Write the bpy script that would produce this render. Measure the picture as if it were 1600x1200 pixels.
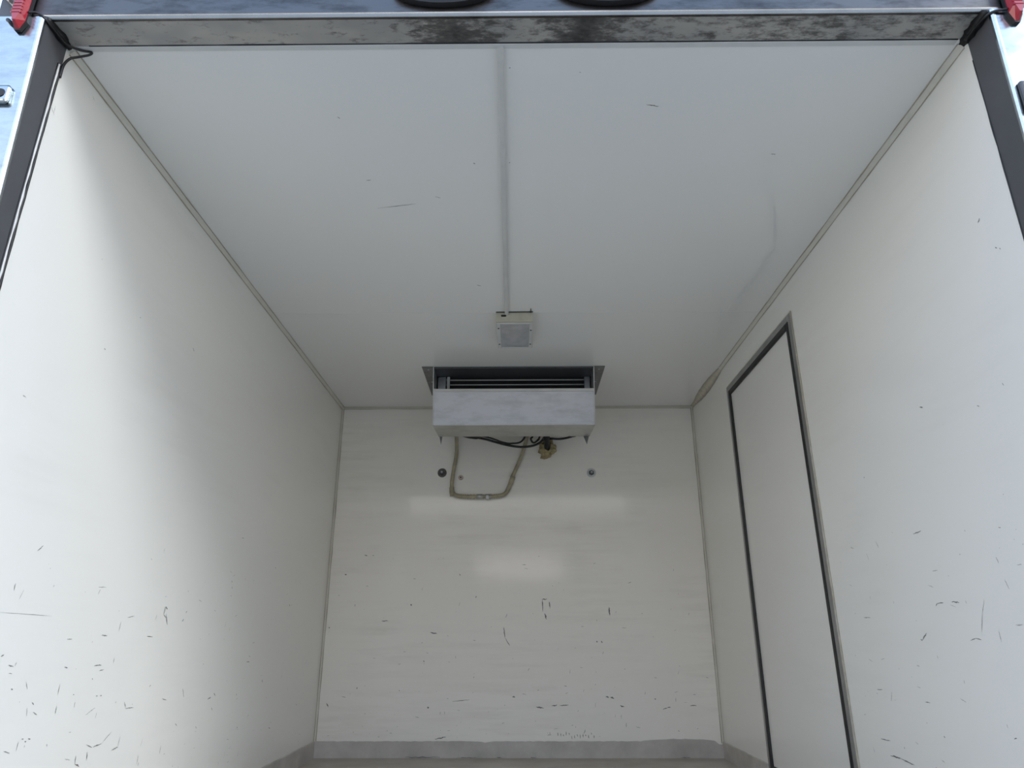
import bpy, bmesh, math, random
from mathutils import Vector, Matrix

# ------------------------------------------------------------------ clear
for o in list(bpy.data.objects):
    bpy.data.objects.remove(o, do_unlink=True)
scene = bpy.context.scene
COL = scene.collection
random.seed(7)

# ------------------------------------------------------------------ camera
CAM = Vector((0.0032, -1.1249, 0.5441))
YAW, PITCH, ROLL = -0.0084, 0.3490, -0.0012
FPX = 1093.36
_f = Vector((math.sin(YAW) * math.cos(PITCH), math.cos(YAW) * math.cos(PITCH), math.sin(PITCH)))
_r = Vector((math.cos(YAW), -math.sin(YAW), 0))
_u = _r.cross(_f)
_r2 = _r * math.cos(ROLL) + _u * math.sin(ROLL)
_u2 = -_r * math.sin(ROLL) + _u * math.cos(ROLL)
cd = bpy.data.cameras.new('camera')
cd.sensor_fit = 'HORIZONTAL'; cd.sensor_width = 36.0
cd.lens = 36.0 * FPX / 1600.0
cd.clip_start = 0.02
cam = bpy.data.objects.new('camera', cd)
M = Matrix((_r2, _u2, -_f)).transposed().to_4x4()
M.translation = CAM
cam.matrix_world = M
COL.objects.link(cam)
scene.camera = cam

# ------------------------------------------------------------------ sky and sun (hazy daylight from behind, to the right)
SUN_TO = Vector((1.45, -1.0, 1.03)).normalized()      # direction towards the sun
world = bpy.data.worlds.new('sky'); scene.world = world
world.use_nodes = True
wn = world.node_tree; wn.nodes.clear()
out = wn.nodes.new('ShaderNodeOutputWorld'); bg = wn.nodes.new('ShaderNodeBackground')
# bright thin overcast: evenly pale blue, a touch whiter towards the horizon all round
tc = wn.nodes.new('ShaderNodeTexCoord'); sp = wn.nodes.new('ShaderNodeSeparateXYZ'); rp = wn.nodes.new('ShaderNodeValToRGB')
wn.links.new(tc.outputs['Generated'], sp.inputs[0]); wn.links.new(sp.outputs['Z'], rp.inputs[0])
e = rp.color_ramp.elements
e[0].position = 0.0; e[0].color = (1.22, 1.09, 0.96, 1)
e[1].position = 0.85; e[1].color = (0.27, 0.47, 0.82, 1)
em = e.new(0.46); em.color = (0.56, 0.72, 0.98, 1)
bg.inputs['Strength'].default_value = 2.34
wn.links.new(rp.outputs[0], bg.inputs[0]); wn.links.new(bg.outputs[0], out.inputs[0])
sl = bpy.data.lights.new('sun', 'SUN'); sl.energy = 1.6; sl.angle = math.radians(18); sl.color = (0.97, 0.99, 1.0)
sun = bpy.data.objects.new('sun', sl); COL.objects.link(sun)
sun.rotation_euler = SUN_TO.to_track_quat('Z', 'Y').to_euler()
sun.location = SUN_TO * 20

vs = scene.view_settings
scene.display_settings.display_device = 'sRGB'
vs.view_transform = 'Standard'; vs.look = 'None'; vs.gamma = 1.0; vs.use_curve_mapping = False
vs.exposure = 0.0
if hasattr(scene, 'cycles'):
    scene.cycles.max_bounces = 16; scene.cycles.diffuse_bounces = 12; scene.cycles.glossy_bounces = 6

W, D, H = 1.0, 2.682, 1.789          # half width, depth and height of the cargo box
T = 0.08                             # panel thickness
YJ = 0.078                           # depth of the metal rear frame
GZ = -0.85                           # street level

# ------------------------------------------------------------------ helpers
def obj(name, bm, mat, parent=None, smooth=False):
    me = bpy.data.meshes.new(name)
    bmesh.ops.recalc_face_normals(bm, faces=bm.faces)
    bm.to_mesh(me); bm.free()
    if mat: me.materials.append(mat)
    if smooth:
        for p in me.polygons: p.use_smooth = True
    o = bpy.data.objects.new(name, me); COL.objects.link(o)
    if parent is not None:
        o.parent = parent
        o.matrix_parent_inverse = parent_matrix(parent).inverted()
    return o

def parent_matrix(p):
    m = Matrix.LocRotScale(p.location, p.rotation_euler, p.scale)
    if p.parent is not None:
        m = parent_matrix(p.parent) @ p.matrix_parent_inverse @ m
    return m

def empty(name, loc=(0, 0, 0)):
    o = bpy.data.objects.new(name, None); o.location = loc; o.empty_display_size = 0.05
    COL.objects.link(o); return o

def tag(o, label, cat=None, group=None, kind=None):
    if label: o['label'] = label
    if cat: o['category'] = cat
    if group: o['group'] = group
    if kind: o['kind'] = kind
    return o

def box(bm, x0, x1, y0, y1, z0, z1, bev=0.0, seg=1):
    b = bmesh.new()
    bmesh.ops.create_cube(b, size=1.0)
    for v in b.verts:
        v.co = Vector(((x0 + x1) / 2 + v.co.x * (x1 - x0), (y0 + y1) / 2 + v.co.y * (y1 - y0), (z0 + z1) / 2 + v.co.z * (z1 - z0)))
    if bev > 0:
        bmesh.ops.bevel(b, geom=list(b.edges), offset=bev, segments=seg, affect='EDGES', profile=0.5)
    merge(bm, b)
    return bm

def merge(bm, b):
    vm = {}
    for v in b.verts: vm[v] = bm.verts.new(v.co)
    for f in b.faces:
        try: bm.faces.new([vm[v] for v in f.verts])
        except ValueError: pass
    b.free()

def prism(bm, poly, a, b, axis):
    """extrude a polygon along an axis; poly gives the two other coordinates in order"""
    def P(t, c):
        if axis == 'x': return (t, c[0], c[1])
        if axis == 'y': return (c[0], t, c[1])
        return (c[0], c[1], t)
    va = [bm.verts.new(P(a, c)) for c in poly]; vb = [bm.verts.new(P(b, c)) for c in poly]
    bm.faces.new(va); bm.faces.new(vb[::-1])
    n = len(poly)
    for i in range(n):
        bm.faces.new((va[i], vb[i], vb[(i + 1) % n], va[(i + 1) % n]))
    return bm

def smooth_path(pts, n):
    """Catmull-Rom through the points"""
    P = [Vector(p) for p in pts]
    P = [P[0] * 2 - P[1]] + P + [P[-1] * 2 - P[-2]]
    r = []
    for i in range(1, len(P) - 2):
        for k in range(n):
            t = k / n
            a, b, c, d = P[i - 1], P[i], P[i + 1], P[i + 2]
            r.append(0.5 * ((2 * b) + (c - a) * t + (2 * a - 5 * b + 4 * c - d) * t * t + (3 * b - a - 3 * c + d) * t ** 3))
    r.append(P[-2]); return r

def tube(bm, pts, rad, seg=8, cap=True):
    """rad: a number or a function of (index, length so far)"""
    pts = [Vector(p) for p in pts]
    rings = []; ln = 0.0
    t = (pts[1] - pts[0]).normalized()
    ref = Vector((0, 0, 1)) if abs(t.z) < 0.9 else Vector((1, 0, 0))
    nrm = (ref - t * ref.dot(t)).normalized()
    for i, p in enumerate(pts):
        if i: ln += (p - pts[i - 1]).length
        if 0 < i < len(pts) - 1: t = (pts[i + 1] - pts[i - 1]).normalized()
        elif i == len(pts) - 1: t = (pts[i] - pts[i - 1]).normalized()
        nrm = (nrm - t * nrm.dot(t)).normalized(); bi = t.cross(nrm)
        r = rad(i, ln) if callable(rad) else rad
        rings.append([bm.verts.new(p + (nrm * math.cos(k * 2 * math.pi / seg) + bi * math.sin(k * 2 * math.pi / seg)) * r) for k in range(seg)])
    for a, b in zip(rings, rings[1:]):
        for k in range(seg):
            bm.faces.new((a[k], a[(k + 1) % seg], b[(k + 1) % seg], b[k]))
    if cap:
        bm.faces.new(rings[0][::-1]); bm.faces.new(rings[-1])
    return bm

def lathe(bm, prof, centre, axis, seg=20):
    """prof: (radius, height along axis) pairs"""
    ax = Vector(axis).normalized(); c = Vector(centre)
    ref = Vector((0, 0, 1)) if abs(ax.z) < 0.9 else Vector((1, 0, 0))
    u = (ref - ax * ref.dot(ax)).normalized(); v = ax.cross(u)
    rings = []
    for r, h in prof:
        if r < 1e-6: rings.append([bm.verts.new(c + ax * h)])
        else: rings.append([bm.verts.new(c + ax * h + (u * math.cos(k * 2 * math.pi / seg) + v * math.sin(k * 2 * math.pi / seg)) * r) for k in range(seg)])
    for a, b in zip(rings, rings[1:]):
        for k in range(seg):
            k2 = (k + 1) % seg
            if len(a) == 1 and len(b) == 1: continue
            if len(a) == 1: bm.faces.new((a[0], b[k], b[k2]))
            elif len(b) == 1: bm.faces.new((a[k], a[k2], b[0]))
            else: bm.faces.new((a[k], a[k2], b[k2], b[k]))
    return bm

# ------------------------------------------------------------------ materials
def new_mat(name):
    m = bpy.data.materials.new(name); m.use_nodes = True
    return m, m.node_tree, m.node_tree.nodes['Principled BSDF']

def noise(nt, scale, detail=4, rough=0.5, sc=(1, 1, 1), loc=(0, 0, 0)):
    tc = nt.nodes.new('ShaderNodeNewGeometry'); mp = nt.nodes.new('ShaderNodeMapping')
    mp.inputs['Scale'].default_value = sc; mp.inputs['Location'].default_value = loc
    n = nt.nodes.new('ShaderNodeTexNoise'); n.inputs['Scale'].default_value = scale
    n.inputs['Detail'].default_value = detail; n.inputs['Roughness'].default_value = rough
    nt.links.new(tc.outputs['Position'], mp.inputs[0]); nt.links.new(mp.outputs[0], n.inputs['Vector'])
    return n.outputs['Fac']

def ramp(nt, fac, stops):
    r = nt.nodes.new('ShaderNodeValToRGB'); e = r.color_ramp.elements
    while len(e) < len(stops): e.new(0.5)
    for el, (p, c) in zip(e, stops):
        el.position = p; el.color = (c, c, c, 1) if isinstance(c, (int, float)) else (*c, 1)
    nt.links.new(fac, r.inputs[0]); return r.outputs[0]

def mix(nt, fac, a, b, mode='MIX'):
    m = nt.nodes.new('ShaderNodeMix'); m.data_type = 'RGBA'; m.blend_type = mode
    def put(s, v):
        if isinstance(v, (int, float)): s.default_value = v if s.type == 'VALUE' else (v, v, v, 1)
        elif isinstance(v, tuple): s.default_value = (*v, 1)
        else: nt.links.new(v, s)
    put(m.inputs['Factor'], fac); put(m.inputs['A'], a); put(m.inputs['B'], b)
    return m.outputs['Result']

def math_node(nt, op, a, b=None, clamp=False):
    m = nt.nodes.new('ShaderNodeMath'); m.operation = op; m.use_clamp = clamp
    for i, v in enumerate((a, b)):
        if v is None: continue
        if isinstance(v, (int, float)): m.inputs[i].default_value = v
        else: nt.links.new(v, m.inputs[i])
    return m.outputs[0]

def bump(nt, bs, h, strength, dist=0.002):
    b = nt.nodes.new('ShaderNodeBump'); b.inputs['Strength'].default_value = strength; b.inputs['Distance'].default_value = dist
    nt.links.new(h, b.inputs['Height']); nt.links.new(b.outputs[0], bs.inputs['Normal'])

def panel_mat(name, col, dirt, rough, streak=(1, 1, 8), dirt_amt=0.35, warp=0.02):
    """white gel-coat panel with faint rubbed-in grime"""
    m, nt, bs = new_mat(name)
    n1 = noise(nt, 2.3, 5, 0.6, (1, 1, 1)); n2 = noise(nt, 3.0, 6, 0.65, streak, (3, 1, 7))
    g = math_node(nt, 'MULTIPLY', ramp(nt, n1, [(0.42, 0.0), (0.72, 1.0)]), ramp(nt, n2, [(0.45, 0.0), (0.75, 1.0)]))
    g = math_node(nt, 'MULTIPLY', g, dirt_amt)
    c = mix(nt, g, col, dirt)
    nt.links.new(c, bs.inputs['Base Color'])
    r = nt.nodes.new('ShaderNodeMapRange'); r.inputs['From Min'].default_value = 0.25; r.inputs['From Max'].default_value = 0.75
    r.inputs['To Min'].default_value = rough * 0.8; r.inputs['To Max'].default_value = rough * 1.5
    nt.links.new(n1, r.inputs['Value']); nt.links.new(r.outputs[0], bs.inputs['Roughness'])
    bs.inputs['IOR'].default_value = 1.5
    h = noise(nt, 4.0, 2, 0.5)
    bump(nt, bs, h, warp, 0.012)
    return m

def plain(name, col, rough=0.5, metal=0.0, var=0.0, scale=20, bmp=0.0):
    m, nt, bs = new_mat(name)
    bs.inputs['Roughness'].default_value = rough; bs.inputs['Metallic'].default_value = metal
    n = noise(nt, scale, 5, 0.6)
    k = tuple(c * (1 - var) for c in col)
    nt.links.new(mix(nt, ramp(nt, n, [(0.3, 0.0), (0.7, 1.0)]), col, k), bs.inputs['Base Color'])
    if bmp: bump(nt, bs, n, bmp)
    return m

WHITE = (0.85, 0.84, 0.79)
M_WALL = panel_mat('white_panel', WHITE, (0.50, 0.47, 0.41), 0.16, (0.6, 0.6, 5), 0.16)
M_BACK = panel_mat('white_panel_scuffed', (0.88, 0.85, 0.785), (0.48, 0.45, 0.38), 0.075, (0.7, 1, 7), 0.36)
M_CEIL = panel_mat('white_ceiling_panel', (0.84, 0.835, 0.81), (0.55, 0.54, 0.50), 0.17, (1, 1, 1), 0.05)
M_DOOR = panel_mat('white_door_panel', (0.83, 0.82, 0.78), (0.52, 0.49, 0.43), 0.18, (0.6, 0.6, 4), 0.22)
M_TRIM = plain('aged_sealant_strip', (0.72, 0.695, 0.62), 0.5, 0, 0.10, 14)
M_CAULK = plain('yellowed_caulk', (0.47, 0.43, 0.33), 0.55, 0, 0.3, 30)
M_FOAMY = plain('yellowed_sealant_smear', (0.66, 0.61, 0.49), 0.6, 0, 0.2, 40, 0.3)
M_SCUFF = plain('scuff', (0.20, 0.20, 0.19), 0.7, 0, 0.3, 60)
M_SMUDGE = plain('smudge', (0.62, 0.62, 0.61), 0.5, 0, 0.15, 9)
M_BASE = plain('grey_skirting', (0.57, 0.54, 0.50), 0.45, 0, 0.3, 7)
M_BLACK = plain('black_rubber', (0.012, 0.012, 0.013), 0.5, 0, 0.3, 40)
M_CABLE = plain('black_cable', (0.02, 0.02, 0.02), 0.4, 0, 0.3, 40)
M_ALU = plain('dull_aluminium', (0.42, 0.42, 0.41), 0.42, 0.75, 0.25, 12)
M_ALUD = plain('dark_zinc', (0.22, 0.22, 0.215), 0.45, 0.4, 0.3, 30)
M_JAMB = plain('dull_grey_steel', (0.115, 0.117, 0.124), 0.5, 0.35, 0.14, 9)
M_ZINC = plain('zinc_bolt', (0.42, 0.44, 0.45), 0.35, 0.9, 0.25, 60)
M_DARKHOLE = plain('dark_interior', (0.02, 0.02, 0.02), 0.7)
M_WHITESEAL = plain('white_sealant', (0.72, 0.71, 0.68), 0.45, 0, 0.2, 60, 0.4)
M_TUBE = plain('pale_tube', (0.70, 0.69, 0.66), 0.4, 0, 0.1, 20)
M_PVC = plain('white_pvc', (0.66, 0.66, 0.64), 0.4, 0, 0.1, 12)
M_IVORY = plain('yellowed_plastic', (0.60, 0.57, 0.45), 0.4, 0, 0.18, 25)
M_TAN = plain('tan_hose', (0.47, 0.42, 0.29), 0.5, 0, 0.35, 22)
M_FOAM = plain('yellow_foam', (0.50, 0.41, 0.22), 0.8, 0, 0.45, 55, 0.6)
M_PINK = plain('pinkish_plug', (0.62, 0.50, 0.44), 0.5, 0, 0.2, 60)
M_STREET = plain('street_concrete', (0.40, 0.365, 0.31), 0.85, 0, 0.25, 1.5)
M_YARD = plain('yard_render', (0.50, 0.44, 0.36), 0.85, 0, 0.25, 1.0)

def stainless(name, col, rough, smear):
    m, nt, bs = new_mat(name)
    n = noise(nt, 9, 6, 0.65, (1, 1, 3)); n2 = noise(nt, 3, 4, 0.6, (1, 1, 1), (5, 5, 5))
    c = mix(nt, math_node(nt, 'MULTIPLY', ramp(nt, n, [(0.45, 0.0), (0.7, 1.0)]), smear), col, tuple(v * 0.35 for v in col))
    nt.links.new(c, bs.inputs['Base Color']); bs.inputs['Metallic'].default_value = 1.0
    nt.links.new(ramp(nt, n2, [(0.3, rough), (0.7, rough * 1.3)]), bs.inputs['Roughness'])
    bump(nt, bs, noise(nt, 6, 3), 0.05, 0.02)
    return m
M_STEEL = stainless('grimy_dark_reflection_steel', (0.14, 0.13, 0.125), 0.30, 0.95)  # grime smears; the dark base imitates the deep sky mirrored in the header
M_EDGE = stainless('highlight_edge_steel', (0.62, 0.64, 0.66), 0.2, 0.3)  # brighter steel, puts the edges' sky reflection into the colour
M_POST = stainless('bright_steel', (0.46, 0.50, 0.52), 0.16, 0.45)
M_GALV = stainless('galvanised_panel', (0.50, 0.51, 0.53), 0.30, 0.3)
M_GALVD = stainless('galvanised_dull', (0.60, 0.595, 0.565), 0.42, 0.3)

def soffit_mat():
    """dirty underside of the header: greasy dark smears where hands and lamps left them"""
    m, nt, bs = new_mat('greasy_header_underside')
    g = nt.nodes.new('ShaderNodeNewGeometry'); s = nt.nodes.new('ShaderNodeSeparateXYZ')
    nt.links.new(g.outputs['Position'], s.inputs[0]); x = s.outputs['X']
    fine = noise(nt, 26, 6, 0.7, (1, 2.2, 1)); big = noise(nt, 5, 3, 0.6, (1, 1.5, 1), (2, 0, 0))
    def bumpx(c, w):
        d = math_node(nt, 'ABSOLUTE', math_node(nt, 'SUBTRACT', x, c))
        return math_node(nt, 'SUBTRACT', 1.0, math_node(nt, 'DIVIDE', d, w), True)
    patch = math_node(nt, 'MAXIMUM', bumpx(-0.13, 0.15), bumpx(0.145, 0.15))
    patch = math_node(nt, 'MAXIMUM', patch, math_node(nt, 'MULTIPLY', bumpx(0.62, 0.5), 0.45))
    amt = math_node(nt, 'ADD', math_node(nt, 'MULTIPLY', patch, 0.30), fine)
    amt = math_node(nt, 'ADD', amt, math_node(nt, 'MULTIPLY', big, 0.15))
    f = ramp(nt, amt, [(0.62, 0.0), (0.78, 0.8), (0.98, 1.0)])
    base = mix(nt, ramp(nt, big, [(0.35, 0.0), (0.65, 1.0)]), (0.44, 0.42, 0.385), (0.30, 0.295, 0.29))
    nt.links.new(mix(nt, f, base, (0.055, 0.053, 0.05)), bs.inputs['Base Color'])
    bs.inputs['Metallic'].default_value = 0.3; bs.inputs['Roughness'].default_value = 0.42
    return m
M_SOFFIT = soffit_mat()

def lens_mat(name, col, rough=0.2, trans=0.0):
    m, nt, bs = new_mat(name)
    n = noise(nt, 25, 3)
    nt.links.new(mix(nt, ramp(nt, n, [(0.35, 0.0), (0.7, 1.0)]), col, tuple(v * 0.75 for v in col)), bs.inputs['Base Color'])
    bs.inputs['Roughness'].default_value = rough
    bs.inputs['Coat Weight'].default_value = 0.5; bs.inputs['Coat Roughness'].default_value = 0.1
    bs.inputs['Transmission Weight'].default_value = trans
    return m
M_RED = lens_mat('red_lens', (0.42, 0.02, 0.035))
M_DKRED = lens_mat('dark_red_lens', (0.09, 0.008, 0.008))
M_LENS = lens_mat('frosted_grey_lens', (0.44, 0.44, 0.45), 0.35)

def floor_mat():
    m, nt, bs = new_mat('worn_floor')
    a = noise(nt, 3.5, 6, 0.65, (1, 1, 1)); b = noise(nt, 14, 4, 0.6, (0.6, 2, 1), (4, 4, 0))
    c = mix(nt, ramp(nt, a, [(0.35, 0.0), (0.65, 1.0)]), (0.50, 0.455, 0.395), (0.38, 0.335, 0.275))
    c = mix(nt, ramp(nt, b, [(0.66, 0.0), (0.74, 1.0)]), c, (0.5, 0.48, 0.45))
    nt.links.new(c, bs.inputs['Base Color']); bs.inputs['Roughness'].default_value = 0.5
    bump(nt, bs, b, 0.15)
    return m
M_FLOOR = floor_mat()

# ------------------------------------------------------------------ the box: floor, ceiling, walls
def struct(name, bm, mat, label, parent=None):
    o = obj(name, bm, mat, parent)
    if parent is None: tag(o, label, None, None, 'structure')
    return o

DY0, DY1, DZ1, DZ0 = 1.192, 2.022, 1.664, 0.03         # side door opening in the right wall
struct('ground', box(bmesh.new(), -40, 40, -40, 12, GZ - 0.1, GZ), M_STREET, 'grey concrete street below the open truck box')
struct('floor', box(bmesh.new(), -W - T, W + T, 0.0, D + T, -0.12, 0.0), M_FLOOR, 'worn grey floor of the cargo box')
struct('ceiling', box(bmesh.new(), -W - T, W + T, YJ, D + T, H, H + T), M_CEIL, 'white panelled ceiling of the cargo box')
wl = struct('wall_left', box(bmesh.new(), -W - T, -W, YJ, D + T, 0, H), M_WALL, 'white left side wall with daylight near the opening')
wb = struct('wall_back', box(bmesh.new(), -W, W, D, D + T, 0, H), M_BACK, 'glossy white scuffed front bulkhead below the cooling unit')
bm = bmesh.new()
box(bm, W, W + T, YJ, DY0, 0, H); box(bm, W, W + T, DY1, D + T, 0, H)
box(bm, W, W + T, DY0, DY1, DZ1, H); box(bm, W, W + T, DY0, DY1, 0, DZ0)
wr = struct('wall_right', bm, M_WALL, 'white right side wall around the flush side door')
# the building across the yard that the glossy bulkhead mirrors
holes = [(-1.13, 1.22, 2.05, 2.78), (-2.2, -2.04, 2.81, 3.5), (2.1, 2.24, 2.07, 2.9), (0.54, 0.92, 3.36, 3.55)]   # gaps added so that bright sky patches mirror in the bulkhead
xs = sorted({-9.0, 9.0} | {h[i] for h in holes for i in (0, 1)}); zs = sorted({GZ, 3.64} | {h[i] for h in holes for i in (2, 3)})
bm = bmesh.new()
for x0, x1 in zip(xs, xs[1:]):
    z_start = zs[0]
    for z0, z1 in zip(zs, zs[1:]):
        if any(h[0] <= x0 and x1 <= h[1] and h[2] <= z0 and z1 <= h[3] for h in holes):
            if z_start < z0: box(bm, x0, x1, -13.3, -13.0, z_start, z0)
            z_start = z1
    box(bm, x0, x1, -13.3, -13.0, z_start, zs[-1])
wy = struct('wall_yard', bm, M_YARD, 'rendered yard wall with added sky gaps facing the truck')
obj('coping', box(bmesh.new(), -9.1, 9.1, -13.4, -12.9, 3.64, 3.78), M_YARD, wy)

# ceiling panel joint, a hairline gap filled with paler sealant
ceil = bpy.data.objects['ceiling']
obj('panel_joint', box(bmesh.new(), -W + 0.02, W - 0.02, 1.4485, 1.4525, H - 0.0012, H), plain('joint_filler', (0.75, 0.745, 0.72), 0.4), ceil)

# skirting
rs = random.Random(5)
def skirting(name, axis, fixed, a0, a1, h, th, n, label, chip=None):
    """strip standing on the floor against a wall, its top edge a little uneven"""
    bm = bmesh.new(); prev = None
    for i in range(n + 1):
        a = a0 + (a1 - a0) * i / n
        hh = h + rs.uniform(-0.0012, 0.0012)
        if chip: hh += chip(a)
        ring = []
        for t, z in ((0, 0), (th, 0), (th, hh - 0.002), (th * 0.6, hh), (0, hh)):
            co = (a, fixed - t, z) if axis == 'x' else (fixed - t if fixed > 0 else fixed + t, a, z)
            ring.append(bm.verts.new(co))
        if prev:
            for k in range(5): bm.faces.new((prev[k], prev[(k + 1) % 5], ring[(k + 1) % 5], ring[k]))
        else: bm.faces.new(ring)
        prev = ring
    bm.faces.new(prev[::-1])
    return struct(name, bm, M_BASE, label)
def chip_back(x):
    z = 0
    if -0.185 < x < -0.13: z -= 0.007 * (1 - abs(x + 0.158) / 0.027)
    if 0.60 < x < 0.97: z += 0.010 * math.sin((x - 0.60) / 0.37 * math.pi) ** 0.6
    if x > 0.975: z -= 0.014
    return z
skirting('baseboard_back', 'x', D, -W + 0.006, W - 0.006, 0.0735, 0.006, 110, 'grey skirting strip below the white bulkhead', chip_back)
skirting('baseboard_left', 'y', -W, YJ + 0.01, D, 0.0735, 0.006, 60, 'grey skirting strip along the left wall')
skirting('baseboard_right', 'y', W, DY1 + 0.005, D, 0.0735, 0.006, 20, 'grey skirting strip beside the side door')

# corner sealing strips: a diagonal fillet with a bead of yellowed caulk on either edge
def fillet(name, label, p0, p1, da, db, leg, mat=M_TRIM, bead=0.0022):
    """p0-p1 the inner corner line, da/db the two directions away from the corner along the panels"""
    p0, p1, da, db = map(Vector, (p0, p1, da, db))
    n = 40; bm = bmesh.new(); prev = None
    A, B = [], []
    for i in range(n + 1):
        p = p0.lerp(p1, i / n)
        la = leg * (1 + rs.uniform(-0.05, 0.05)); lb = leg * (1 + rs.uniform(-0.05, 0.05))
        a = p + da * la; b = p + db * lb; m = p + (da + db) * leg * 0.42
        A.append(a + db * bead * 0.2); B.append(b + da * bead * 0.2)
        ring = [bm.verts.new(v) for v in (p, a, m, b)]
        if prev:
            for k in range(4): bm.faces.new((prev[k], prev[(k + 1) % 4], ring[(k + 1) % 4], ring[k]))
        else: bm.faces.new(ring)
        prev = ring
    bm.faces.new(prev[::-1])
    o = struct(name, bm, mat, label)
    rr = [bead * rs.uniform(0.6, 1.15) for _ in range(n + 1)]
    for pts in (A, B):
        obj('caulk_bead', tube(bmesh.new(), pts, lambda i, l: rr[i] * (0.8 + 0.2 * math.sin(i)), 6), M_CAULK, o, True)
    return o
fillet('trim_1', 'beige sealed corner strip between ceiling and left wall', (-W, YJ + 0.012, H), (-W, D, H), (1, 0, 0), (0, 0, -1), 0.0125)
t2 = fillet('trim_2', 'beige sealed corner strip between ceiling and right wall', (W, YJ + 0.012, H), (W, D, H), (-1, 0, 0), (0, 0, -1), 0.0125)
fillet('trim_3', 'beige sealed corner strip between left wall and bulkhead', (-W, D, 0.07), (-W, D, H), (1, 0, 0), (0, -1, 0), 0.010)
fillet('trim_4', 'beige sealed corner strip between right wall and bulkhead', (W, D, 0.065), (W, D, H), (-1, 0, 0), (0, -1, 0), 0.010)
fillet('trim_5', 'beige sealed corner strip between ceiling and bulkhead', (-W, D, H), (W, D, H), (0, 0, -1), (0, -1, 0), 0.009)
# smeared, yellowed sealant at the far end of the right ceiling corner
bm = bmesh.new(); prev = None
for i in range(31):
    t = i / 30; y = 2.08 + t * 0.59
    s = 0.015 + 0.022 * math.sin(min(1, t * 1.15) * math.pi) ** 0.7 + rs.uniform(-0.002, 0.002)
    if i == 0: s = 0.014
    ring = [bm.verts.new(v) for v in ((W, y, H), (W - s * 0.8, y, H - 0.001), (W - s * 0.36, y, H - s * 0.42), (W - 0.001, y, H - s))]
    if prev:
        for k in range(4): bm.faces.new((prev[k], prev[(k + 1) % 4], ring[(k + 1) % 4], ring[k]))
    else: bm.faces.new(ring)
    prev = ring
bm.faces.new(prev[::-1])
obj('sealant_smear', bm, M_FOAMY, t2, True)

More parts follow.
